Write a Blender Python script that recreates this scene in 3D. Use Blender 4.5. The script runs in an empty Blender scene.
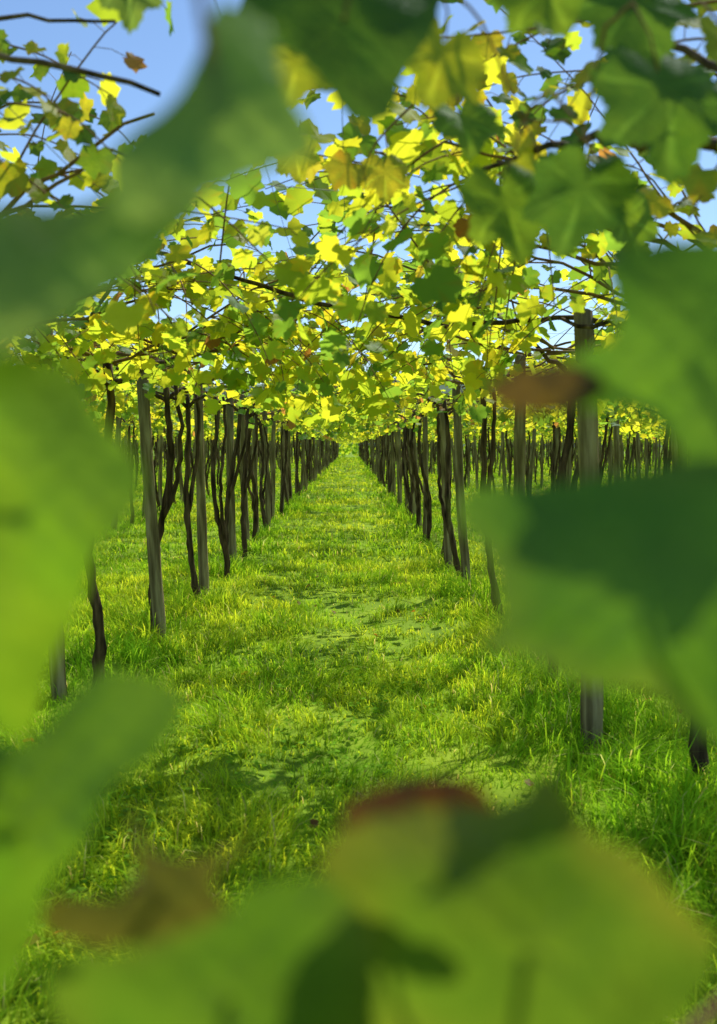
import bpy, math, random
import numpy as np
from mathutils import Vector, Matrix, noise
random.seed(7)
R = random.Random(11)
scene = bpy.context.scene
COL = scene.collection

# ------------------------------------------------------------------ render-view
scene.view_settings.view_transform = 'Standard'
scene.view_settings.look = 'None'
scene.view_settings.exposure = 0

# ------------------------------------------------------------------ light + sky
SUN_EL, SUN_AZ = math.radians(51), math.radians(26)
sd = Vector((math.sin(SUN_AZ)*math.cos(SUN_EL), math.cos(SUN_AZ)*math.cos(SUN_EL), math.sin(SUN_EL)))
w = bpy.data.worlds.new("World"); scene.world = w; w.use_nodes = True
nt = w.node_tree; nt.nodes.clear()
o = nt.nodes.new('ShaderNodeOutputWorld'); b = nt.nodes.new('ShaderNodeBackground'); s = nt.nodes.new('ShaderNodeTexSky')
s.sky_type = 'NISHITA'; s.sun_disc = False; s.sun_elevation = SUN_EL; s.sun_rotation = SUN_AZ
s.air_density = 1.0; s.dust_density = 0.15; s.ozone_density = 5.0
b.inputs['Strength'].default_value = 0.15
nt.links.new(s.outputs[0], b.inputs[0]); nt.links.new(b.outputs[0], o.inputs[0])
sl = bpy.data.lights.new("sun", 'SUN'); sl.energy = 5.0; sl.angle = math.radians(0.5); sl.color = (1, .96, .86)
so = bpy.data.objects.new("sun", sl); so.rotation_euler = sd.to_track_quat('Z', 'Y').to_euler(); so.location = (5, 10, 20)
COL.objects.link(so)

# ------------------------------------------------------------------ camera
cd = bpy.data.cameras.new("camera"); cam = bpy.data.objects.new("camera", cd); COL.objects.link(cam)
cd.sensor_fit = 'VERTICAL'; cd.sensor_height = 36; cd.lens = 35.2
cam.location = (0, 0, 1.4)
cam.rotation_euler = (math.radians(90-3.83), 0, math.radians(-0.46))
cd.clip_start = 0.02; cd.clip_end = 6000
cd.dof.use_dof = True; cd.dof.focus_distance = 8.5; cd.dof.aperture_fstop = 3.4
scene.camera = cam

# ------------------------------------------------------------------ materials
def newmat(n):
    m = bpy.data.materials.new(n); m.use_nodes = True; m.node_tree.nodes.clear()
    return m, m.node_tree.nodes, m.node_tree.links
def nnoise(N, L, scale, detail=3, vec=None):
    g = N.new('ShaderNodeNewGeometry'); t = N.new('ShaderNodeTexNoise')
    t.inputs['Scale'].default_value = scale; t.inputs['Detail'].default_value = detail
    L.new(vec if vec else g.outputs['Position'], t.inputs['Vector'])
    return t.outputs['Fac']
def ramp(N, L, fac, stops):
    r = N.new('ShaderNodeValToRGB'); e = r.color_ramp.elements
    while len(e) < len(stops): e.new(0.5)
    for i, (p, c) in enumerate(stops):
        e[i].position = p; e[i].color = (*c, 1)
    L.new(fac, r.inputs[0]); return r.outputs[0]
def mul(N, L, a, b):
    m = N.new('ShaderNodeMix'); m.data_type = 'RGBA'; m.blend_type = 'MULTIPLY'; m.inputs[0].default_value = 1
    for k, v in ((6, a), (7, b)):
        if isinstance(v, tuple): m.inputs[k].default_value = (*v, 1)
        else: L.new(v, m.inputs[k])
    return m.outputs[2]

def foliage_mat(name, tmul, tfac, nscale, var, gloss=.06, rough=.4, bump=0):
    m, N, L = newmat(name)
    at = N.new('ShaderNodeAttribute'); at.attribute_name = 'Col'
    c = at.outputs['Color']
    if nscale: c = mul(N, L, c, ramp(N, L, nnoise(N, L, nscale, 2), var))
    sc = N.new('ShaderNodeVectorMath'); sc.operation = 'MULTIPLY'; sc.inputs[1].default_value = tmul
    L.new(c, sc.inputs[0])
    mn = N.new('ShaderNodeVectorMath'); mn.operation = 'MINIMUM'; mn.inputs[1].default_value = (.95, .95, .8)
    L.new(sc.outputs[0], mn.inputs[0])
    d = N.new('ShaderNodeBsdfDiffuse'); t = N.new('ShaderNodeBsdfTranslucent')
    L.new(c, d.inputs[0]); L.new(mn.outputs[0], t.inputs[0])
    m1 = N.new('ShaderNodeMixShader'); m1.inputs[0].default_value = tfac
    L.new(d.outputs[0], m1.inputs[1]); L.new(t.outputs[0], m1.inputs[2])
    last = m1; ns = [d, t]
    if gloss:
        g = N.new('ShaderNodeBsdfGlossy'); ns.append(g)
        g.inputs['Roughness'].default_value = rough; g.inputs['Color'].default_value = (.9, .95, 1, 1)
        m2 = N.new('ShaderNodeMixShader'); m2.inputs[0].default_value = gloss
        L.new(m1.outputs[0], m2.inputs[1]); L.new(g.outputs[0], m2.inputs[2]); last = m2
    if bump:
        bp = N.new('ShaderNodeBump'); bp.inputs['Strength'].default_value = bump; bp.inputs['Distance'].default_value = .004
        L.new(nnoise(N, L, 180, 2), bp.inputs['Height'])
        for n in ns: L.new(bp.outputs[0], n.inputs['Normal'])
    out = N.new('ShaderNodeOutputMaterial'); L.new(last.outputs[0], out.inputs[0])
    return m
LEAF = foliage_mat('vine_leaf', (5.8, 4.9, 2.2), .74, 0, None, gloss=.015, rough=.5)
NLEAF = foliage_mat('near_leaf', (3.4, 2.9, 1.1), .55, 35, [(.3, (.8, .88, .8)), (.7, (1.2, 1.1, 1))], gloss=.02, rough=.5, bump=.4)
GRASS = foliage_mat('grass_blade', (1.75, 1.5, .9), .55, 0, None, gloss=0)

def solid_mat(name, stops, scale, vecscale=(1, 1, 1), rough=.9, bump=.3, dist=.01, detail=6):
    m, N, L = newmat(name)
    tc = N.new('ShaderNodeTexCoord'); mp = N.new('ShaderNodeMapping'); mp.inputs['Scale'].default_value = vecscale
    L.new(tc.outputs['Object'], mp.inputs[0])
    f = nnoise(N, L, scale, detail, vec=mp.outputs[0])
    c = ramp(N, L, f, stops)
    p = N.new('ShaderNodeBsdfPrincipled'); p.inputs['Roughness'].default_value = rough
    p.inputs['Specular IOR Level'].default_value = .1
    L.new(c, p.inputs['Base Color'])
    bp = N.new('ShaderNodeBump'); bp.inputs['Strength'].default_value = bump; bp.inputs['Distance'].default_value = dist
    L.new(f, bp.inputs['Height']); L.new(bp.outputs[0], p.inputs['Normal'])
    out = N.new('ShaderNodeOutputMaterial'); L.new(p.outputs[0], out.inputs[0])
    return m
POST = solid_mat('weathered_wood', [(.32, (.07, .05, .025)), (.5, (.21, .165, .085)), (.7, (.44, .37, .21))], 22, (1, 1, .10), bump=.9)
BARK = solid_mat('vine_bark', [(.35, (.03, .02, .012)), (.6, (.12, .08, .045)), (.8, (.25, .18, .11))], 30, (1, 1, .15), bump=1, dist=.015)
CANE = solid_mat('cane', [(.3, (.13, .07, .03)), (.7, (.30, .18, .08))], 20, bump=.2)
WIRE = solid_mat('galvanised_wire', [(.3, (.15, .15, .15)), (.7, (.3, .3, .3))], 20, rough=.5)
GROUND = solid_mat('ground', [(.3, (.11, .20, .012)), (.55, (.22, .34, .018)), (.75, (.33, .42, .03))], 1.3, bump=.6, dist=.05, detail=9)
HILL = solid_mat('hill', [(.35, (.06, .10, .07)), (.6, (.11, .17, .10))], .02, bump=.3, dist=2)

# ------------------------------------------------------------------ mesh builder
class MB:
    def __init__(s): s.v = []; s.f = []; s.c = []; s.m = []
    def add(s, v, f, c, mi=0):
        n = len(s.v); s.v.extend([tuple(p) for p in v])
        if isinstance(c, tuple): s.c.extend([c]*len(v))
        else: s.c.extend(c)
        s.f.extend([tuple(i+n for i in q) for q in f]); s.m.extend([mi]*len(f))
    def tube(s, path, rad, c=(.2, .12, .06), mi=1, sides=5, rn=0, cap=True):
        n = len(path); vs = []; fs = []
        ref = Vector((.31, .22, .93)).normalized()
        for i, p in enumerate(path):
            p = Vector(p)
            a = Vector(path[max(i-1, 0)]); b2 = Vector(path[min(i+1, n-1)])
            t = (b2-a)
            t = t.normalized() if t.length > 1e-9 else Vector((0, 0, 1))
            u = t.cross(ref)
            if u.length < .15: u = t.cross(Vector((1, 0, 0)))
            u.normalize(); v2 = t.cross(u)
            r = rad[i] if isinstance(rad, (list, tuple)) else rad
            for k in range(sides):
                th = 2*math.pi*k/sides
                rr = r*(1+rn*noise.noise(Vector((p.z*5+k*1.7, p.x*3+k, p.y*3))))
                vs.append(p+(u*math.cos(th)+v2*math.sin(th))*rr)
        for i in range(n-1):
            for k in range(sides):
                k2 = (k+1) % sides
                fs.append((i*sides+k, i*sides+k2, (i+1)*sides+k2, (i+1)*sides+k))
        if cap:
            fs.append(tuple(range(sides))[::-1]); fs.append(tuple(range((n-1)*sides, n*sides)))
        s.add(vs, fs, c, mi)
    def mesh(s, name, mats, smooth=True):
        me = bpy.data.meshes.new(name); me.from_pydata(s.v, [], s.f)
        for m in mats: me.materials.append(m)
        me.polygons.foreach_set('material_index', s.m)
        me.polygons.foreach_set('use_smooth', [smooth]*len(s.f))
        a = me.color_attributes.new('Col', 'FLOAT_COLOR', 'POINT')
        a.data.foreach_set('color', np.array([(*q, 1) for q in s.c], dtype=np.float32).ravel())
        me.update(); return me
def obj(name, me, loc=(0, 0, 0), rot=(0, 0, 0), coll=None, parent=None, scale=(1, 1, 1)):
    o = bpy.data.objects.new(name, me); o.location = loc; o.rotation_euler = rot; o.scale = scale
    (coll or COL).objects.link(o)
    if parent: o.parent = parent
    return o

# vine leaf outline: five shallow lobes, toothed, petiole sinus at the bottom
def leaf_outline(n, tooth=.05):
    pts = []; rr = random.Random(3)
    lob = [(90, 1.0, 22), (36, .92, 20), (144, .92, 20), (-18, .82, 22), (198, .82, 22), (-58, .70, 16), (238, .70, 16)]
    for i in range(n):
        th = -90+360*(i+.5)/n
        r = .64
        for (a, L_, wd) in lob:
            d = (th-a+180) % 360-180
            r = max(r, .64+(L_-.64)*math.exp(-(d/wd)**2))
        d = (th+90+180) % 360-180
        if abs(d) < 20: r *= .35+.65*abs(d)/20
        r *= 1+(tooth if i % 2 else -tooth)*rr.uniform(.6, 1.5)
        pts.append((r*math.cos(math.radians(th)), r*math.sin(math.radians(th)), th))
    return pts
LOW = leaf_outline(22, .07)
HI = leaf_outline(72, .035)
def add_leaf(mb, pos, size, up, nrm, col, rnd, hi=False, mi=0):
    n = Vector(nrm).normalized(); y = Vector(up); y = (y-n*y.dot(n))
    if y.length < 1e-3: y = n.orthogonal()
    y.normalize(); x = y.cross(n)
    fold = rnd.uniform(.1, .55); droop = rnd.uniform(-.1, .6); tw = rnd.uniform(-.35, .35); ph = rnd.uniform(0, 6)
    rings = [.0, .35, .7, 1.0] if hi else [0, 1.0]
    out = HI if hi else LOW; N = len(out); h = size*.55; asp = rnd.uniform(.85, 1.12)
    vs = []; fs = []; cs = []
    def P(a, b2):
        z = fold*abs(a)-droop*b2*b2*.5-.3*a*a+tw*a*b2+.08*math.sin(5*a+ph)*math.sin(4*b2+ph)
        if hi:
            th = math.degrees(math.atan2(b2, a))
            for q in (90, 38, 142, -22, 202):
                d = (th-q+180) % 360-180
                z += -.012*math.exp(-(d/5)**2)*math.hypot(a, b2)
            z += .035*math.sin(9*a+ph)*math.sin(8*b2)
        return pos+x*(a*h*asp)+y*((b2+.3)*h)+n*(z*h)
    vs.append(P(0, 0)); cs.append(col)
    for r in rings[1:]:
        for (a, b2, th) in out:
            vs.append(P(a*r, b2*r))
            c = col
            if hi:
                for q in (90, 38, 142, -22, 202):
                    d = (th-q+180) % 360-180
                    if abs(d) < 3.5 and r < 1: c = tuple(min(1, k*1.5+.01) for k in col)
            elif rnd.random() < .15: c = tuple(k*m for k, m in zip(col, (1.3, .85, .8)))
            cs.append(c)
    for k in range(N):
        fs.append((0, 1+k, 1+(k+1) % N))
    for j in range(len(rings)-2):
        for k in range(N):
            k2 = (k+1) % N
            fs.append((1+j*N+k, 1+(j+1)*N+k, 1+(j+1)*N+k2, 1+j*N+k2))
    mb.add(vs, fs, cs, mi)

def leafcol(rnd):
    r = rnd.random(); j = rnd.uniform(.75, 1.2)
    if r < .25: c = (.05, .10, .016)
    elif r < .62: c = (.115, .165, .016)
    elif r < .94: c = (.185, .195, .016)
    elif r < .98: c = (.22, .18, .025)
    else: c = (.11, .06, .025)
    return tuple(k*j for k in c)

# ------------------------------------------------------------------ GN instancer
def instancer(name, coll, pts, rot, scl, idx):
    me = bpy.data.meshes.new(name); me.from_pydata([tuple(p) for p in pts], [], [])
    for nm, arr in (('rot', rot), ('scl', scl)):
        a = me.attributes.new(nm, 'FLOAT_VECTOR', 'POINT'); a.data.foreach_set('vector', np.array(arr, dtype=np.float32).ravel())
    a = me.attributes.new('idx', 'INT', 'POINT'); a.data.foreach_set('value', np.array(idx, dtype=np.int32))
    ob = bpy.data.objects.new(name, me); COL.objects.link(ob)
    ng = bpy.data.node_groups.new(name+'_scatter', 'GeometryNodeTree')
    ng.interface.new_socket('Geometry', in_out='INPUT', socket_type='NodeSocketGeometry')
    ng.interface.new_socket('Geometry', in_out='OUTPUT', socket_type='NodeSocketGeometry')
    N, L = ng.nodes, ng.links
    gi = N.new('NodeGroupInput'); go = N.new('NodeGroupOutput'); ip = N.new('GeometryNodeInstanceOnPoints'); ci = N.new('GeometryNodeCollectionInfo')
    ci.inputs['Collection'].default_value = coll; ci.inputs['Separate Children'].default_value = True; ci.inputs['Reset Children'].default_value = True
    ip.inputs['Pick Instance'].default_value = True
    L.new(gi.outputs[0], ip.inputs['Points']); L.new(ci.outputs[0], ip.inputs['Instance'])
    for nm, dt, sk in (('rot', 'FLOAT_VECTOR', 'Rotation'), ('scl', 'FLOAT_VECTOR', 'Scale'), ('idx', 'INT', 'Instance Index')):
        na = N.new('GeometryNodeInputNamedAttribute'); na.data_type = dt; na.inputs['Name'].default_value = nm
        out = [q for q in na.outputs if q.enabled and q.name == 'Attribute'][0]
        L.new(out, ip.inputs[sk])
    L.new(ip.outputs[0], go.inputs[0])
    md = ob.modifiers.new('scatter', 'NODES'); md.node_group = ng
    return ob

# vectorised value noise
def vn(x, y, seed=0):
    x = np.asarray(x, dtype=np.float64); y = np.asarray(y, dtype=np.float64)
    xi = np.floor(x); yi = np.floor(y); fx = x-xi; fy = y-yi
    fx = fx*fx*(3-2*fx); fy = fy*fy*(3-2*fy)
    def h(a, b):
        q = np.sin(a*127.1+b*311.7+seed*74.7)*43758.5453
        return (q-np.floor(q))*2-1
    return (h(xi, yi)*(1-fx)+h(xi+1, yi)*fx)*(1-fy)+(h(xi, yi+1)*(1-fx)+h(xi+1, yi+1)*fx)*fy
def gzv(x, y):
    f = np.clip(1-(np.asarray(y)-60)/50, 0, 1)
    return (.035*vn(np.asarray(x)*.8, np.asarray(y)*.7, 3)+.022*vn(np.asarray(x)*2.4, np.asarray(y)*2.2, 9))*f
def gz(x, y): return float(gzv(x, y))

# ------------------------------------------------------------------ ground
def axis(lo, hi, fine_lo, fine_hi, step):
    a = list(np.arange(fine_lo, fine_hi+1e-6, step)); g = step
    x = fine_hi
    while x < hi: g *= 1.35; x += g; a.append(min(x, hi))
    g = step; x = fine_lo
    while x > lo: g *= 1.35; x -= g; a.insert(0, max(x, lo))
    return a
xs = axis(-2500, 2500, -9, 9, .15); ys = axis(-300, 3500, -3, 30, .15)
X, Y = np.meshgrid(xs, ys); Z = gzv(X, Y)
V = list(zip(X.ravel().tolist(), Y.ravel().tolist(), Z.ravel().tolist())); nx = len(xs)
F = [(j*nx+i, j*nx+i+1, (j+1)*nx+i+1, (j+1)*nx+i) for j in range(len(ys)-1) for i in range(nx-1)]
mb = MB(); mb.add(V, F, (.1, .1, .1)); obj('ground', mb.mesh('ground', [GROUND]))

# hill
mb = MB(); V = []; nx2 = 120
for j in range(14):
    for i in range(nx2):
        x = -1600+3200*i/(nx2-1); t = j/13
        h = (75+45*noise.noise(Vector((x*.0018, 1, 0)))+16*noise.noise(Vector((x*.007, 4, 0))))*math.sin(t*math.pi*.5)**1.2
        V.append((x, 700+t*500, h-3+4*noise.noise(Vector((x*.02, t*9, 0)))))
F = [(j*nx2+i, j*nx2+i+1, (j+1)*nx2+i+1, (j+1)*nx2+i) for j in range(13) for i in range(nx2-1)]
mb.add(V, F, (.1, .1, .1)); obj('hill', mb.mesh('hill', [HILL]))

# ------------------------------------------------------------------ grass: one mesh of blades, built with numpy
ROW0, PITCH = -1.4, 2.53
rng = np.random.default_rng(5)
def blades(y0, y1, dens, hmul, wmul, m0=1.8, ms=.40):
    n = int(dens*(y1-y0)*2*(m0+ms*y1))
    y = rng.uniform(y0, y1, n); x = rng.uniform(-1, 1, n)*(m0+ms*y1)
    k = np.abs(x) < m0+ms*y; x, y = x[k], y[k]
    fine = vn(x*6, y*6, 2)*.55+vn(x*13, y*13, 21)*.35
    cl = vn(x*1.6, y*1.4, 1)*.5+fine                       # clumping at two sizes
    rd = np.abs((x-ROW0+PITCH/2) % PITCH-PITCH/2)
    k = rng.random(len(x)) < np.clip(.74+.6*cl, .22, 1)
    x, y, cl, rd = x[k], y[k], cl[k], rd[k]; n = len(x)
    lush = np.clip(1-rd/.55, 0, 1)
    h = rng.uniform(.03, .09, n)*np.clip(1+.95*cl, .35, 2.2)*(1+1.1*lush)*hmul
    h *= np.where(rng.random(n) < .03, 1.7, 1)
    wd = rng.uniform(.0014, .0034, n)*wmul
    az = rng.uniform(0, 2*np.pi, n); lean = h*rng.uniform(.3, 1.5, n)
    flow = vn(x*3, y*3, 7)*3
    az = np.where(rng.random(n) < .6, flow*2+rng.normal(0, .5, n), az)
    dx, dy = np.cos(az), np.sin(az); px, py = -dy*wd, dx*wd; z = gzv(x, y)-.006
    g = h*(1-.2*lean/h)
    V = np.empty((n, 5, 3))
    V[:, 0] = np.stack([x-px, y-py, z], 1); V[:, 1] = np.stack([x+px, y+py, z], 1)
    V[:, 2] = np.stack([x+dx*lean*.35-px*.8, y+dy*lean*.35-py*.8, z+g*.65], 1); V[:, 3] = np.stack([x+dx*lean*.35+px*.8, y+dy*lean*.35+py*.8, z+g*.65], 1)
    V[:, 4] = np.stack([x+dx*lean, y+dy*lean, z+g*.92], 1)
    c0 = np.array([.24, .48, .025]); c1 = np.array([.54, .68, .04]); c2 = np.array([.66, .58, .24])
    mixv = np.clip(.48+.6*vn(x*.7, y*.6, 4)+.5*vn(x*3, y*3, 5)-.4*lush+rng.normal(0, .25, n), 0, 1)[:, None]
    C = c0*(1-mixv)+c1*mixv
    dry = rng.random(n) < .04; C[dry] = c2
    C *= rng.uniform(.65, 1.25, n)[:, None]
    return V, np.clip(C, 0, .85)
def weeds(y0, y1, cnt):
    y = rng.uniform(y0, y1, cnt); x = rng.uniform(-1, 1, cnt)*(1.8+.4*y); k = (vn(x*.9, y*.9, 12) > .1); x, y = x[k], y[k]
    x = np.repeat(x, 5); y = np.repeat(y, 5); n = len(x)
    az = rng.uniform(0, 6.28, n); L_ = rng.uniform(.02, .05, n); dx, dy = np.cos(az), np.sin(az); ww = L_*.4; z = gzv(x, y); zz = z+rng.uniform(.03, .09, n)
    V = np.empty((n, 5, 3))
    V[:, 0] = np.stack([x+dx*.01-dy*.001, y+dy*.01, zz-.01], 1); V[:, 1] = np.stack([x+dx*.01+dy*.001, y+dy*.01, zz-.01], 1)
    V[:, 2] = np.stack([x+dx*L_*.6+dy*ww, y+dy*L_*.6-dx*ww, zz], 1); V[:, 3] = np.stack([x+dx*L_*.6-dy*ww, y+dy*L_*.6+dx*ww, zz], 1)
    V[:, 4] = np.stack([x+dx*L_, y+dy*L_, zz-.006], 1)
    return V, np.array([.20, .38, .035])*rng.uniform(.8, 1.4, n)[:, None]
parts = [blades(1.2, 6, 3600, 1.05, 1.15), blades(6, 12, 1800, 1.1, 1.5), blades(12, 24, 540, 1.15, 2.6), blades(24, 50, 130, 1.3, 5), blades(50, 112, 30, 1.5, 10), weeds(1.3, 9, 1900)]
V = np.concatenate([p[0] for p in parts]); C = np.concatenate([p[1] for p in parts]); n = len(V)
print('blades', n)
me = bpy.data.meshes.new('grass'); me.vertices.add(n*5); me.vertices.foreach_set('co', V.astype(np.float32).ravel())
base = (np.arange(n)*5)[:, None]
loops = (base+np.array([[0, 1, 3, 2, 2, 3, 4]])).astype(np.int32)
me.loops.add(n*7); me.loops.foreach_set('vertex_index', loops.ravel())
me.polygons.add(n*2)
ls = ((np.arange(n)*7)[:, None]+np.array([[0, 4]])).astype(np.int32).ravel()
me.polygons.foreach_set('loop_start', ls)
me.update(calc_edges=True)
a = me.color_attributes.new('Col', 'FLOAT_COLOR', 'POINT')
CC = np.ones((n, 5, 4), dtype=np.float32); CC[:, :, :3] = C[:, None, :]; CC[:, 0:2, :3] *= .5; CC[:, 4, :3] *= 1.2  # blade bases darkened in colour to paint deeper shade low in the grass
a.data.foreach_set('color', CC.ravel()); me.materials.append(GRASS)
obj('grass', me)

# fallen leaves
mb = MB()
for i in range(110):
    y = R.uniform(1.8, 15); x = R.uniform(-2-.35*y, 2+.35*y)
    c = R.choice([(.16, .07, .02), (.18, .10, .03), (.22, .15, .04), (.13, .06, .02)])
    add_leaf(mb, Vector((x, y, gz(x, y)+R.uniform(.02, .045))), R.uniform(.035, .065), (R.uniform(-1, 1), R.uniform(-1, 1), 0), (R.uniform(-.8, .8), R.uniform(-.8, .8), 1), c, R)
obj('fallen_leaves', mb.mesh('fallen_leaves', [NLEAF]))

# ------------------------------------------------------------------ canopy tiles
cc = bpy.data.collections.new('canopy_tiles')
def canopy_tile(k, ncane=22):
    rnd = random.Random(500+k); mb = MB()
    starts = []
    for sgn in (-1, 1):
        for a in range(2):
            y0 = rnd.uniform(-.8, .8); p = Vector((0, y0*.3, 1.90)); path = [p.copy()]
            L_ = rnd.uniform(.6, 1.1); n = 8
            for i in range(n):
                p = p+Vector((sgn*L_/n, (y0*.9)/n+rnd.uniform(-.05, .05), .24/n+rnd.uniform(-.03, .04))); path.append(p.copy()); starts.append((p.copy(), sgn))
            mb.tube(path, [.009-.005*i/n for i in range(n+1)], mi=1, sides=5)
    for i in range(ncane):
        p, sgn = rnd.choice(starts); p = p.copy()
        kind = rnd.random()
        az = rnd.gauss(0 if sgn > 0 else math.pi, 1.0)
        el = rnd.uniform(.1, .5) if kind < .40 else (rnd.uniform(.7, 1.1) if kind < .50 else rnd.uniform(-.5, .1))
        dr = Vector((math.cos(az)*math.cos(el), math.sin(az)*math.cos(el), math.sin(el)))
        L_ = rnd.uniform(.5, 1.3); st = .066; n = int(L_/st); sag = rnd.uniform(.02, .08) if kind < .50 else rnd.uniform(.08, .16)
        path = [p.copy()]; side = 1
        pleaf = .92 if rnd.random() < .8 else .3
        for j in range(n):
            dr = (dr+Vector((rnd.uniform(-.09, .09), rnd.uniform(-.09, .09), -sag+rnd.uniform(-.05, .05)))).normalized()
            p = p+dr*st
            if p.z < 1.64: break
            path.append(p.copy()); side = -side
            if rnd.random() < pleaf:
                sv = dr.cross(Vector((0, 0, 1)))
                if sv.length < .1: sv = Vector((1, 0, 0))
                sv.normalize()
                pl = rnd.uniform(.03, .09)
                pe = p+(sv*side+dr*.3+Vector((0, 0, rnd.uniform(-.5, .5)))).normalized()*pl
                mb.tube([p, (p+pe)/2+Vector((0, 0, .008)), pe], .0012, mi=1, sides=3, cap=False, c=(.2, .12, .05))
                nr = Vector((rnd.gauss(0, .65), rnd.gauss(-.15, .7), rnd.uniform(.15, 1)))
                up = sv*side+dr*rnd.uniform(0, .8)+Vector((0, 0, rnd.uniform(-1.4, .1)))
                add_leaf(mb, pe, rnd.uniform(.055, .14), up, nr, leafcol(rnd), rnd)
        m = len(path)
        if m > 1: mb.tube(path, [.0038-.0024*q/m for q in range(m)], mi=1, sides=4)
    obj('tile%02d' % k, mb.mesh('tile%02d' % k, [LEAF, CANE]), coll=cc)
NT = 10
for k in range(NT): canopy_tile(k, 26)
for k in range(NT, NT+4): canopy_tile(k, 17)      # sparser growth for the open part of the pergola
P, RT, SC, ID = [], [], [], []
def tile(x, y, z=0, sp=False):
    P.append((x+R.uniform(-.1, .1), y+R.uniform(-.15, .15), z+R.uniform(-.05, .1))); RT.append((R.uniform(-.03, .03), R.uniform(-.04, .04), R.choice((0, math.pi))+R.uniform(-.1, .1)))
    SC.append((R.uniform(1.05, 1.2)*R.choice((-1, 1)), R.uniform(1, 1.15), 1+R.uniform(-.02, .03))); ID.append(NT+R.randrange(4) if sp else R.randrange(NT))
for r in range(-16, 18):
    x = ROW0+PITCH*r
    y = .9
    while y < 112:
        if abs(x) < 4+.42*y+1 and not (abs(x) < 2.0 and y < 2.6): tile(x, y, 0, abs(x) < 2.0 and y < 5.2)
        y += 1.2 if y < 30 else 1.5
for (x, y, z) in [(-1.0, 5.6, .0), (1.35, 5.9, .0), (-1.9, 5.4, 0), (1.5, 4.6, .0), (-1.7, 4.4, .05), (1.3, 3.6, .08)]: tile(x, y, z)
instancer('grapevine_canopy', cc, P, RT, SC, ID)

# hedge closing the far end of the rows
mb = MB()
for i in range(5200):
    x = R.uniform(-50, 55); zt = 3.0+1.0*noise.noise(Vector((x*.25, 0, 0)))+.6*noise.noise(Vector((x, 3, 0)))
    z = R.uniform(.1, 1)*zt; y = 115+R.uniform(-.9, .9)
    c = R.choice([(.06, .12, .02), (.1, .17, .02), (.14, .19, .02)])
    add_leaf(mb, Vector((x, y, z)), R.uniform(.3, .6), (R.uniform(-1, 1), 0, -1), (R.uniform(-.7, .7), -1, R.uniform(-.2, 1)), c, R)
for i in range(36): mb.tube([(-50+i*3, 115, 0), (-50+i*3+R.uniform(-.4, .4), 115, 1.6), (-50+i*3+R.uniform(-.8, .8), 115.2, 2.6)], [.1, .07, .03], mi=1)
obj('hedge', mb.mesh('hedge', [LEAF, CANE]))

# ------------------------------------------------------------------ posts and trunks
def post_mesh(k):
    rnd = random.Random(900+k); mb = MB(); H = 2.04; n = 14; path = []; rad = []
    bx, by = rnd.uniform(-.02, .02), rnd.uniform(-.02, .02); rs = rnd.uniform(.85, 1.15)
    for i in range(n):
        t = i/(n-1); path.append((bx*math.sin(t*3.1)+.004*rnd.uniform(-1, 1), by*math.sin(t*2.6), -.15+(H+.15)*t)); rad.append(rs*(.048-.009*t)+rnd.uniform(-.002, .002))
    path.append((path[-1][0], path[-1][1], H+.012)); rad.append(.026)
    mb.tube(path, rad, mi=0, sides=14, rn=.12)
    return mb.mesh('wooden_post', [POST])
def vine_mesh(k):
    rnd = random.Random(1200+k); mb = MB()
    n = 26; path = []; rad = []; ph = rnd.uniform(0, 6); amp = rnd.uniform(.02, .05); lx = rnd.uniform(-.12, .12); ly = rnd.uniform(-.15, .15)
    turns = rnd.uniform(5, 9)
    for i in range(n):
        t = i/(n-1)
        path.append((lx*t+amp*math.sin(turns*t+ph)+.008*rnd.uniform(-1, 1), ly*t+amp*math.cos(turns*.8*t+ph), -.05+1.95*t)); rad.append((.042 if i == 0 else .031)-.010*t+rnd.uniform(-.004, .004))
    mb.tube(path, rad, mi=0, sides=9, rn=.45)
    if rnd.random() < .7:
        j = rnd.randint(3, 12); p = Vector(path[j]); q = [tuple(p)]; sg = rnd.choice((-1, 1)); m = n-j
        for i in range(1, m):
            t = i/m; q.append((path[j+i][0]+sg*.09*math.sin(t*2.4)+.01*rnd.uniform(-1, 1), path[j+i][1]+.05*math.sin(t*3), path[j+i][2]))
        mb.tube(q, [.021-.007*i/m for i in range(m)], mi=0, sides=7, rn=.4)
    top = Vector(path[-1])
    for sg in (-1, 1):
        p = top-Vector((0, 0, .12)); q = [tuple(p)]
        yy = rnd.uniform(-.7, .7)
        for i in range(1, 9):
            t = i/8; q.append((p.x+sg*.5*t, p.y+yy*t+.04*rnd.uniform(-1, 1), p.z+.16*math.sin(t*1.6)+.07*t+.03*rnd.uniform(-1, 1)))
        mb.tube(q, [.017-.010*i/8 for i in range(9)], mi=0, sides=7, rn=.35)
    return mb.mesh('grapevine_trunk', [BARK])
PM = [post_mesh(k) for k in range(6)]; VM = [vine_mesh(k) for k in range(9)]
def put(kind, x, y, lean=(0, 0), k=None):
    me = R.choice(PM if kind == 'wooden_post' else VM) if k is None else (PM if kind == 'wooden_post' else VM)[k]
    obj(kind, me, (x, y, gz(x, y)), (lean[1]+R.uniform(-.015, .015), lean[0]+R.uniform(-.015, .015), R.uniform(-3, 3) if kind == 'wooden_post' else R.choice((0, math.pi))+R.uniform(-.3, .3)) if kind != 'wooden_post' else (lean[1]+R.uniform(-.015, .015), lean[0]+R.uniform(-.02, .02), 0), scale=(1, 1, R.uniform(.97, 1.0)))
LX, RX = -1.4, 1.13
for (x, y, l) in [(-1.6, 5.45, -.01), (-1.38, 7.2, -.035), (-1.36, 9.25, 0), (-1.34, 11.3, 0), (-1.35, 13.1, -.01)]: put('wooden_post', x, y, (l, 0))
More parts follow.
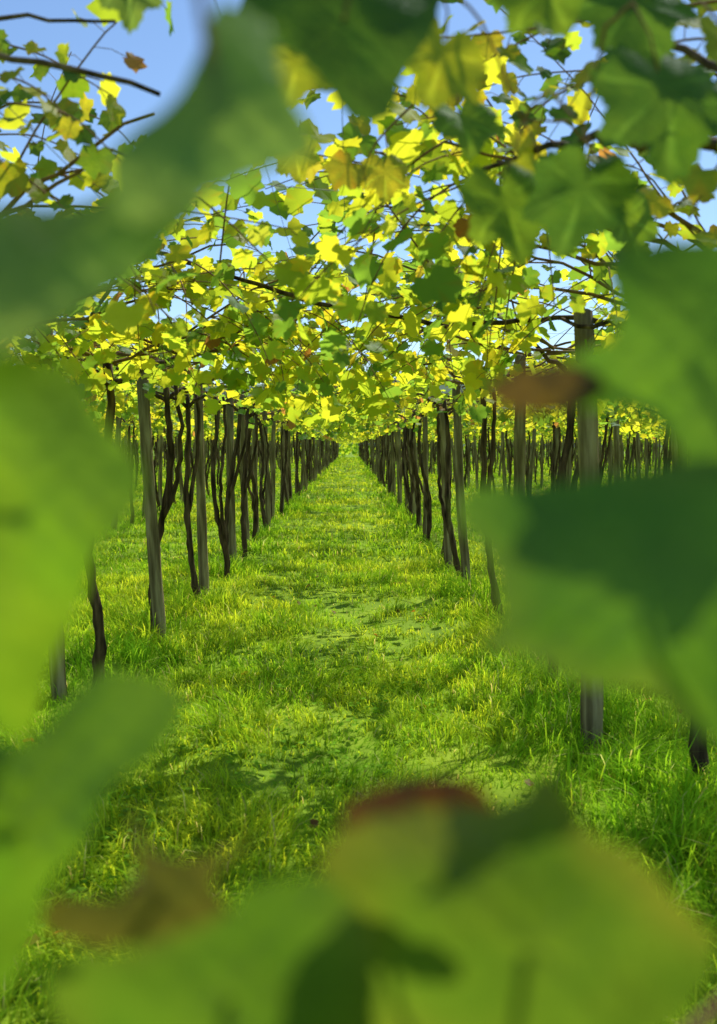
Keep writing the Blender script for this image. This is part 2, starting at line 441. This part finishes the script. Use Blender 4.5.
for (x, y, l) in [(-1.5, 5.7, .02), (-1.45, 7.35, -.02), (-1.38, 8.9, -.03), (-1.3, 10.2, 0), (-1.4, 11.0, -.05), (-1.32, 12.2, 0)]: put('grapevine_trunk', x, y, (l, 0))
for (x, y, l) in [(1.10, 4.5, -.03), (1.16, 6.9, -.01), (1.13, 9.55, -.065), (1.13, 11.5, -.05)]: put('wooden_post', x, y, (l, 0))
for (x, y, l) in [(1.42, 3.92, -.06), (1.15, 5.75, -.03), (1.14, 7.75, -.05), (1.1, 10.3, -.04), (1.16, 12.2, 0)]: put('grapevine_trunk', x, y, (l, 0))
y = 14.2
while y < 40:
    for x in (LX, RX):
        put('grapevine_trunk', x+R.uniform(-.1, .1), y+R.uniform(-.3, .3), (R.uniform(-.08, .08), 0))
        put('wooden_post', x+R.uniform(-.08, .08), y+.8+R.uniform(-.25, .25), (R.uniform(-.07, .04), 0))
    y += R.uniform(1.6, 2.2)
vc = bpy.data.collections.new('row_parts')
for i, me in enumerate(PM+VM): obj('part%02d' % i, me, coll=vc)
P, RT, SC, ID = [], [], [], []
for r in range(-16, 18):
    x = ROW0+PITCH*r
    y = 3.2 if r not in (0, 1) else 40
    while y < 112:
        if abs(x) < 3+.42*y:
            for kk in range(2):
                xx = x+R.uniform(-.12, .12); yy = y+kk*1.1+R.uniform(-.3, .3)
                P.append((xx, yy, gz(xx, yy))); RT.append((R.uniform(-.03, .03), R.uniform(-.08, .08), R.choice((0, math.pi)))); SC.append((1, 1, R.uniform(.95, 1.0)))
                ID.append(R.randrange(6) if kk == 0 else 6+R.randrange(9))
        y += 2.6
instancer('vineyard_rows', vc, P, RT, SC, ID)

# ------------------------------------------------------------------ trellis wires
mb = MB()
for r in range(-3, 5):
    x = ROW0+PITCH*r
    for dx, z in ((0, 2.0), (.65, 2.14), (1.15, 2.22)):
        for sg in (-1, 1):
            mb.tube([(x+sg*dx, -1, z), (x+sg*dx, 30, z), (x+sg*dx, 60, z)], .0012, mi=0, sides=4)
for y in [5.4, 7.2, 9.25, 11.3, 13.2, 15, 17, 19]:
    z0 = 2.2
    mb.tube([(-9, y, z0), (-4, y, z0-.03), (0, y+.1, z0+.01), (4, y, z0-.02), (9, y, z0)], .0012, mi=0, sides=4)
mb.tube([(-3.9, 3.4, 2.55), (-1.4, 3.5, 2.38), (1.1, 3.6, 2.2)], .0014, mi=0, sides=4)
obj('trellis_wires', mb.mesh('trellis_wires', [WIRE]))

# ------------------------------------------------------------------ bare woody branches of the nearest vines
def wob(pts, n=6, a=.012):
    out = []
    for i in range(len(pts)-1):
        for j in range(n):
            t = j/n; p = Vector(pts[i]).lerp(Vector(pts[i+1]), t)
            out.append(p+Vector((R.uniform(-a, a), R.uniform(-a, a), R.uniform(-a, a))))
    out.append(Vector(pts[-1])); return out
mb = MB()
def br(pts, r0, r1, a=.01):
    p = wob(pts, 6, a); n = len(p); mb.tube(p, [r0+(r1-r0)*i/n for i in range(n)], mi=0, sides=7, rn=.3)
br([(-1.3, 2.2, 2.3), (-.7, 2.0, 2.16), (-.37, 2.0, 2.08)], .009, .004)
br([(-1.3, 2.6, 2.42), (-.8, 2.3, 2.34), (-.5, 2.2, 2.30)], .007, .003)
br([(-1.4, 5.2, 1.95), (-1.05, 5, 2.37), (-.6, 5, 2.24), (-.1, 5, 2.08), (.5, 5, 1.99), (1.0, 4.9, 2.02), (1.35, 4.6, 1.95)], .010, .013)
br([(1.1, 1.9, 1.8), (.78, 1.85, 1.93), (.6, 1.8, 1.93), (.45, 1.9, 1.97), (.3, 2.3, 2.02)], .015, .005)
br([(.62, 1.8, 1.93), (.66, 1.8, 2.06), (.45, 1.85, 2.17), (.3, 2, 2.3)], .010, .004)
obj('vine_branch', mb.mesh('vine_branch', [BARK]))

# ------------------------------------------------------------------ close hanging leaves (top) - vine shoots overhead
mb = MB()
def hero(x, y, z, size, tip, nrm, col):
    p = Vector((x, y, z)); add_leaf(mb, p, size, tip, nrm, col, R, hi=True)
    q = p+Vector((R.uniform(-.03, .03), R.uniform(0, .03), R.uniform(.05, .09)))
    mb.tube([p, (p+q)/2+Vector((.006, 0, 0)), q], .0016, mi=1, sides=5); return q
G1 = (.045, .10, .016); G2 = (.085, .15, .016); Y1 = (.17, .20, .016); Y2 = (.24, .24, .022)
T = [
 (.33, 1.1, 1.80, .17, (.1, 0, -1), (.2, -1, .35), G1), (.27, 1.15, 1.71, .15, (-.3, 0, -1), (-.3, -1, .3), G1),
 (.19, 1.3, 1.73, .16, (.2, 0, -1), (.1, -1, .4), G2), (.11, 1.2, 1.87, .13, (-.4, 0, -1), (.5, -1, .2), Y1),
 (.33, 1.25, 1.95, .17, (.3, 0, -1), (-.1, -1, .6), G1), (.2, 1.1, 1.90, .12, (.5, .1, -1), (-.4, -1, .3), G2),
 (-.06, 1.2, 1.86, .1, (-.2, 0, -1), (.2, -1, .2), Y1), (-.33, 1.5, 2.08, .11, (.2, 0, -1), (.6, -1, .2), (.08, .13, .04)),
 (.08, 2.4, 2.06, .14, (0, 0, -1), (.1, -1, .3), Y2), (.40, 1.0, 1.75, .15, (.4, 0, -1), (-.3, -1, .4), G1),
 (-.12, 2.2, 2.04, .12, (.2, 0, -1), (-.2, -1, .2), Y1), (.42, 1.5, 1.98, .15, (-.5, 0, -1), (.2, -1, .6), G1),
 (.5, 1.3, 1.85, .16, (.5, 0, -1), (-.3, -1, .5), G2), (.3, 1.6, 1.83, .14, (-.1, 0, -1), (0, -1, .5), Y1),
 (.45, 1.7, 1.8, .14, (.3, 0, -1), (.4, -1, .3), G2), (.18, 1.7, 1.95, .15, (0, 0, -1), (.3, -1, .8), G2),
 (.55, 1.5, 2.0, .15, (0, 0, -1), (.3, -1, .4), Y1),
]
qs = [hero(*t) for t in T]
for a, b2 in zip(qs[:-1], qs[1:]):
    if (a-b2).length < .25: mb.tube(wob([a, (a+b2)/2+Vector((0, 0, .04)), b2], 3, .003), .002, mi=1, sides=5)
RS = random.Random(77)
def shoot(pts, bias=(0, -.6, .5), s0=.06, s1=.115, pl=1):
    n = len(pts); P_ = []
    for i in range(n-1):
        for j in range(8):
            P_.append(Vector(pts[i]).lerp(Vector(pts[i+1]), j/8))
    P_.append(Vector(pts[-1]))
    for _ in range(6): P_ = [P_[0]]+[(P_[i-1]+P_[i]*2+P_[i+1])/4 for i in range(1, len(P_)-1)]+[P_[-1]]
    mb.tube(P_, [.004-.0025*i/len(P_) for i in range(len(P_))], mi=1, sides=6)
    acc = 0; side = 1
    for i in range(1, len(P_)):
        acc += (P_[i]-P_[i-1]).length
        if acc > .045:
            acc = 0; side = -side
            if RS.random() > pl: continue
            dr = (P_[i]-P_[i-1]).normalized(); sv = dr.cross(Vector((0, .3, 1))).normalized()
            e = P_[i]+(sv*side+Vector((0, 0, RS.uniform(-.5, .4)))+dr*.3).normalized()*RS.uniform(.03, .07)
            mb.tube([P_[i], (P_[i]+e)/2+Vector((0, 0, .006)), e], .0012, mi=1, sides=4)
            c = RS.choice([G1, G2, G2, Y1, Y1, Y2]); j = RS.uniform(.8, 1.2)
            add_leaf(mb, e, RS.uniform(s0, s1), sv*side+Vector((0, 0, -RS.uniform(.2, 1.5))), (bias[0]+RS.gauss(0, .4), bias[1]+RS.gauss(0, .3), bias[2]+RS.gauss(0, .3)), tuple(q*j for q in c), RS)
shoot([(-1.3, 2.6, 2.30), (-1.0, 2.5, 2.32), (-.75, 2.4, 2.25), (-.6, 2.3, 2.1)])
shoot([(-1.3, 2.9, 2.15), (-1.0, 2.8, 2.2), (-.85, 2.7, 2.1), (-.7, 2.6, 1.98)])
shoot([(-1.5, 3.3, 2.25), (-1.2, 3.2, 2.36), (-.95, 3.1, 2.34), (-.7, 3.0, 2.2)])
shoot([(-1.2, 3.0, 2.05), (-1.05, 2.9, 2.05), (-.9, 2.8, 1.98), (-.8, 2.8, 1.88)])
shoot([(-1.5, 3.6, 2.1), (-1.2, 3.5, 2.2), (-1.0, 3.4, 2.12), (-.85, 3.3, 1.98)])
shoot([(-1.5, 4.2, 2.1), (-1.25, 4.1, 2.3), (-1.0, 4.0, 2.3), (-.75, 3.9, 2.15)])
shoot([(-1.0, 2.5, 2.2), (-.8, 2.4, 2.2), (-.62, 2.3, 2.14), (-.5, 2.3, 2.02)], pl=.8)
shoot([(-1.2, 2.9, 2.55), (-1.0, 2.8, 2.5), (-.8, 2.7, 2.42), (-.6, 2.6, 2.28)], pl=.8)
shoot([(-1.3, 3.4, 2.4), (-1.1, 3.3, 2.5), (-.9, 3.2, 2.46), (-.7, 3.1, 2.36), (-.6, 3.1, 2.22)], pl=.8)
shoot([(1.1, 2.2, 2.0), (.9, 2.1, 2.15), (.7, 2.0, 2.2), (.5, 2.0, 2.15), (.35, 2.0, 2.05)])
shoot([(1.1, 2.3, 1.9), (.9, 2.3, 2.0), (.75, 2.2, 1.95), (.6, 2.2, 1.85)])
shoot([(.9, 2.3, 2.4), (.6, 2.2, 2.32), (.35, 2.2, 2.28), (.1, 2.3, 2.3)])
shoot([(.9, 1.9, 1.95), (.75, 1.8, 2.0), (.65, 1.8, 1.9), (.6, 1.8, 1.8)])
shoot([(.3, 2.4, 2.3), (.15, 2.4, 2.2), (.05, 2.4, 2.1), (0.02, 2.4, 2.0)], pl=.7)
shoot([(1.2, 3.3, 2.0), (.95, 3.2, 2.2), (.65, 3.1, 2.2), (.4, 3.1, 2.05), (.3, 3.1, 1.9)])
shoot([(1.2, 3.8, 2.0), (.95, 3.7, 2.15), (.65, 3.7, 2.12), (.5, 3.6, 1.98)])
shoot([(1.2, 2.9, 2.3), (1.0, 2.8, 2.42), (.75, 2.7, 2.42), (.5, 2.7, 2.3), (.4, 2.7, 2.15)])
shoot([(1.3, 3.2, 2.3), (1.05, 3.1, 2.45), (.8, 3.0, 2.5), (.5, 3.0, 2.48), (.3, 2.9, 2.38)])
shoot([(1.1, 2.6, 2.1), (.9, 2.5, 2.22), (.7, 2.5, 2.2), (.5, 2.5, 2.1), (.42, 2.5, 1.96)])
shoot([(.9, 2.6, 2.5), (.7, 2.5, 2.48), (.5, 2.5, 2.42), (.3, 2.5, 2.32), (.2, 2.5, 2.2)], pl=.8)
shoot([(1.2, 4.4, 2.1), (.95, 4.2, 2.35), (.7, 4.1, 2.4), (.45, 4.0, 2.3), (.3, 4.0, 2.1)])
# nearly bare shoots arching against the sky
shoot([(-.9, 3.6, 2.2), (-.6, 3.5, 2.5), (-.35, 3.4, 2.55), (-.2, 3.3, 2.35)], pl=.35)
shoot([(-.5, 3.9, 2.1), (-.45, 3.8, 2.4), (-.3, 3.7, 2.62), (-.1, 3.6, 2.66)], pl=.3)
shoot([(.3, 3.9, 2.1), (.1, 3.8, 2.35), (-.1, 3.7, 2.4), (-.3, 3.6, 2.3)], pl=.45)
shoot([(.5, 3.5, 2.1), (.35, 3.4, 2.4), (.2, 3.3, 2.5), (.05, 3.2, 2.45)], pl=.5)
obj('overhead_vine_leaves', mb.mesh('overhead_vine_leaves', [NLEAF, CANE]))

# ------------------------------------------------------------------ close leaves around the opening the photographer looks through (~0.3 m away)
def big_leaf(mb, D, outline, cen, col, tilt=(0, 0), cup=.012, edge=None, stem=None, rnd=R):
    pts = []; n = len(outline)
    for i in range(n):
        p0, p1, p2, p3 = [outline[(i+k) % n] for k in (-1, 0, 1, 2)]
        for j in range(6):
            t = j/6
            pts.append(tuple(.5*((2*p1[c])+(-p0[c]+p2[c])*t+(2*p0[c]-5*p1[c]+4*p2[c]-p3[c])*t*t+(-p0[c]+3*p1[c]-3*p2[c]+p3[c])*t**3) for c in (0, 1)))
    N = len(pts); vs = []; cs = []; fs = []
    ph = rnd.uniform(0, 9); K = 9
    for k in range(K+1):
        r = k/K
        for i, (px, pz) in enumerate(pts):
            tooth = 1+(.018 if i % 3 == 0 else -.006)*(k == K)
            x = cen[0]+(px-cen[0])*r*tooth; z = cen[1]+(pz-cen[1])*r*tooth
            ex, ez = (x-cen[0])/60, (z-cen[1])/60
            d = cup*(ex*ex+ez*ez)+tilt[0]*ex*.06+tilt[1]*ez*.06+.004*math.sin(x*.06+ph)*math.sin(z*.055+ph)+.001*math.sin(x*.4)*math.sin(z*.37+ph)
            vs.append((x/1000, D+d, 1.4+z/1000))
            m = 1+.3*noise.noise(Vector((x*.03, z*.03, ph)))
            c = tuple(q*m for q in col)
            if edge and r > .6:
                f = (r-.6)/.4*max(0, min(1, .5+1.6*noise.noise(Vector((x*.02, z*.02, ph+5))))); c = tuple(a*(1-f)+b3*f for a, b3 in zip(c, edge))
            cs.append(c)
    for k in range(K):
        for i in range(N):
            i2 = (i+1) % N; fs.append((k*N+i, k*N+i2, (k+1)*N+i2, (k+1)*N+i))
    mb.add(vs, fs, cs, 0)
    if stem:
        a = Vector((cen[0]/1000, D+.004, 1.4+cen[1]/1000)); b3 = Vector(stem)
        mb.tube([a, a.lerp(b3, .5)+Vector((0, .01, .012)), b3], .0018, mi=1, sides=6)
mb = MB()  # leaf colours include light: sunlit mid-left brighter, shaded right darker, top left sky-grey
big_leaf(mb, .35, [(-150, 60), (-130, 82), (-102, 84), (-84, 93), (-70, 105), (-56, 93), (-68, 72), (-86, 51), (-110, 32), (-130, 26), (-148, 33)], (-104, 64), (.12, .20, .075), stem=(-.19, .4, 1.50), tilt=(.3, .5))
big_leaf(mb, .36, [(-80, 96), (-61, 122), (-54, 145), (-50, 168), (-32, 160), (-24, 132), (-13, 108), (-31, 96), (-54, 82), (-72, 72)], (-46, 114), (.12, .20, .07), stem=(-.07, .39, 1.62), tilt=(.3, .5))
big_leaf(mb, .35, [(-130, 32), (-102, 28), (-89, 10), (-75, -7), (-76, -23), (-89, -38), (-98, -61), (-110, -82), (-119, -105), (-132, -108), (-152, -60), (-160, 0), (-148, 28)], (-112, -22), (.078, .155, .014), stem=(-.19, .4, 1.42))
big_leaf(mb, .34, [(-133, -106), (-112, -103), (-98, -88), (-86, -80), (-60, -90), (-70, -110), (-85, -120), (-92, -138), (-105, -152), (-114, -178), (-130, -201), (-150, -190), (-155, -140)], (-113, -130), (.055, .12, .012), stem=(-.19, .4, 1.30))
big_leaf(mb, .30, [(-96, -180), (-93, -161), (-69, -155), (-39, -145), (-33, -136), (-12, -132), (2, -142), (8, -170), (0, -205), (-50, -215), (-90, -200)], (-38, -172), (.045, .10, .014), edge=(.06, .09, .018), stem=(-.03, .33, 1.14), tilt=(0, -.2))
big_leaf(mb, .312, [(-10, -152), (-4, -128), (21, -117), (51, -113), (63, -104), (78, -125), (90, -131), (110, -152), (123, -169), (117, -200), (60, -220), (0, -205)], (58, -162), (.05, .10, .014), edge=(.08, .10, .02), stem=(.06, .34, 1.14), tilt=(0, -.2))
big_leaf(mb, .34, [(-3, -130), (10, -120), (30, -116), (46, -120), (50, -134), (30, -150), (8, -148)], (24, -132), (.05, .024, .011), stem=(.04, .36, 1.2), cup=.03)
big_leaf(mb, .35, [(-80, -130), (-72, -144), (-56, -149), (-35, -142), (-50, -157), (-45, -175), (-80, -181), (-112, -178), (-107, -164), (-78, -160)], (-68, -162), (.05, .055, .017), stem=(-.1, .38, 1.2), cup=.02)
big_leaf(mb, .38, [(110, 78), (141, 80), (163, 70), (171, 36), (156, 10), (131, -12), (122, 2), (110, 13), (91, 14), (78, 19), (87, 34), (103, 44), (102, 70)], (130, 36), (.05, .12, .014), stem=(.2, .42, 1.46), tilt=(-.3, .3))
big_leaf(mb, .385, [(53, 22), (65, 29), (87, 30), (99, 22), (82, 12), (60, 14)], (78, 21), (.055, .035, .014), cup=.03, stem=(.13, .4, 1.435))
big_leaf(mb, .34, [(41, -29), (44, -16), (71, -14), (99, -9), (126, -5), (150, -10), (156, -53), (142, -99), (119, -99), (102, -84), (82, -83), (65, -76), (47, -73), (54, -65), (51, -42)], (103, -46), (.042, .105, .013), stem=(.2, .42, 1.36), tilt=(-.2, .2), edge=(.055, .10, .02))
big_leaf(mb, .8, [(-80, 376), (-83, 310), (-52, 306), (-40, 300), (-20, 276), (2, 246), (28, 250), (40, 284), (60, 316), (72, 356), (60, 382), (-8, 392)], (-5, 330), (.035, .08, .013), cup=.008, stem=(.02, .84, 1.83), tilt=(0, .5))
mb.tube(wob([(-.26, .5, .9), (-.19, .4, 1.2), (-.19, .4, 1.45), (-.2, .42, 1.7), (-.1, .45, 1.85), (.02, .84, 1.9)], 5, .003), .0032, mi=1, sides=7)
mb.tube(wob([(-.19, .4, 1.16), (-.03, .33, 1.13), (.06, .34, 1.13), (.2, .42, 1.2), (.21, .43, 1.4), (.22, .45, 1.65), (.3, .6, 1.9)], 5, .003), .003, mi=1, sides=7)
obj('grapevine_foreground_leaves', mb.mesh('grapevine_foreground_leaves', [NLEAF, CANE]))
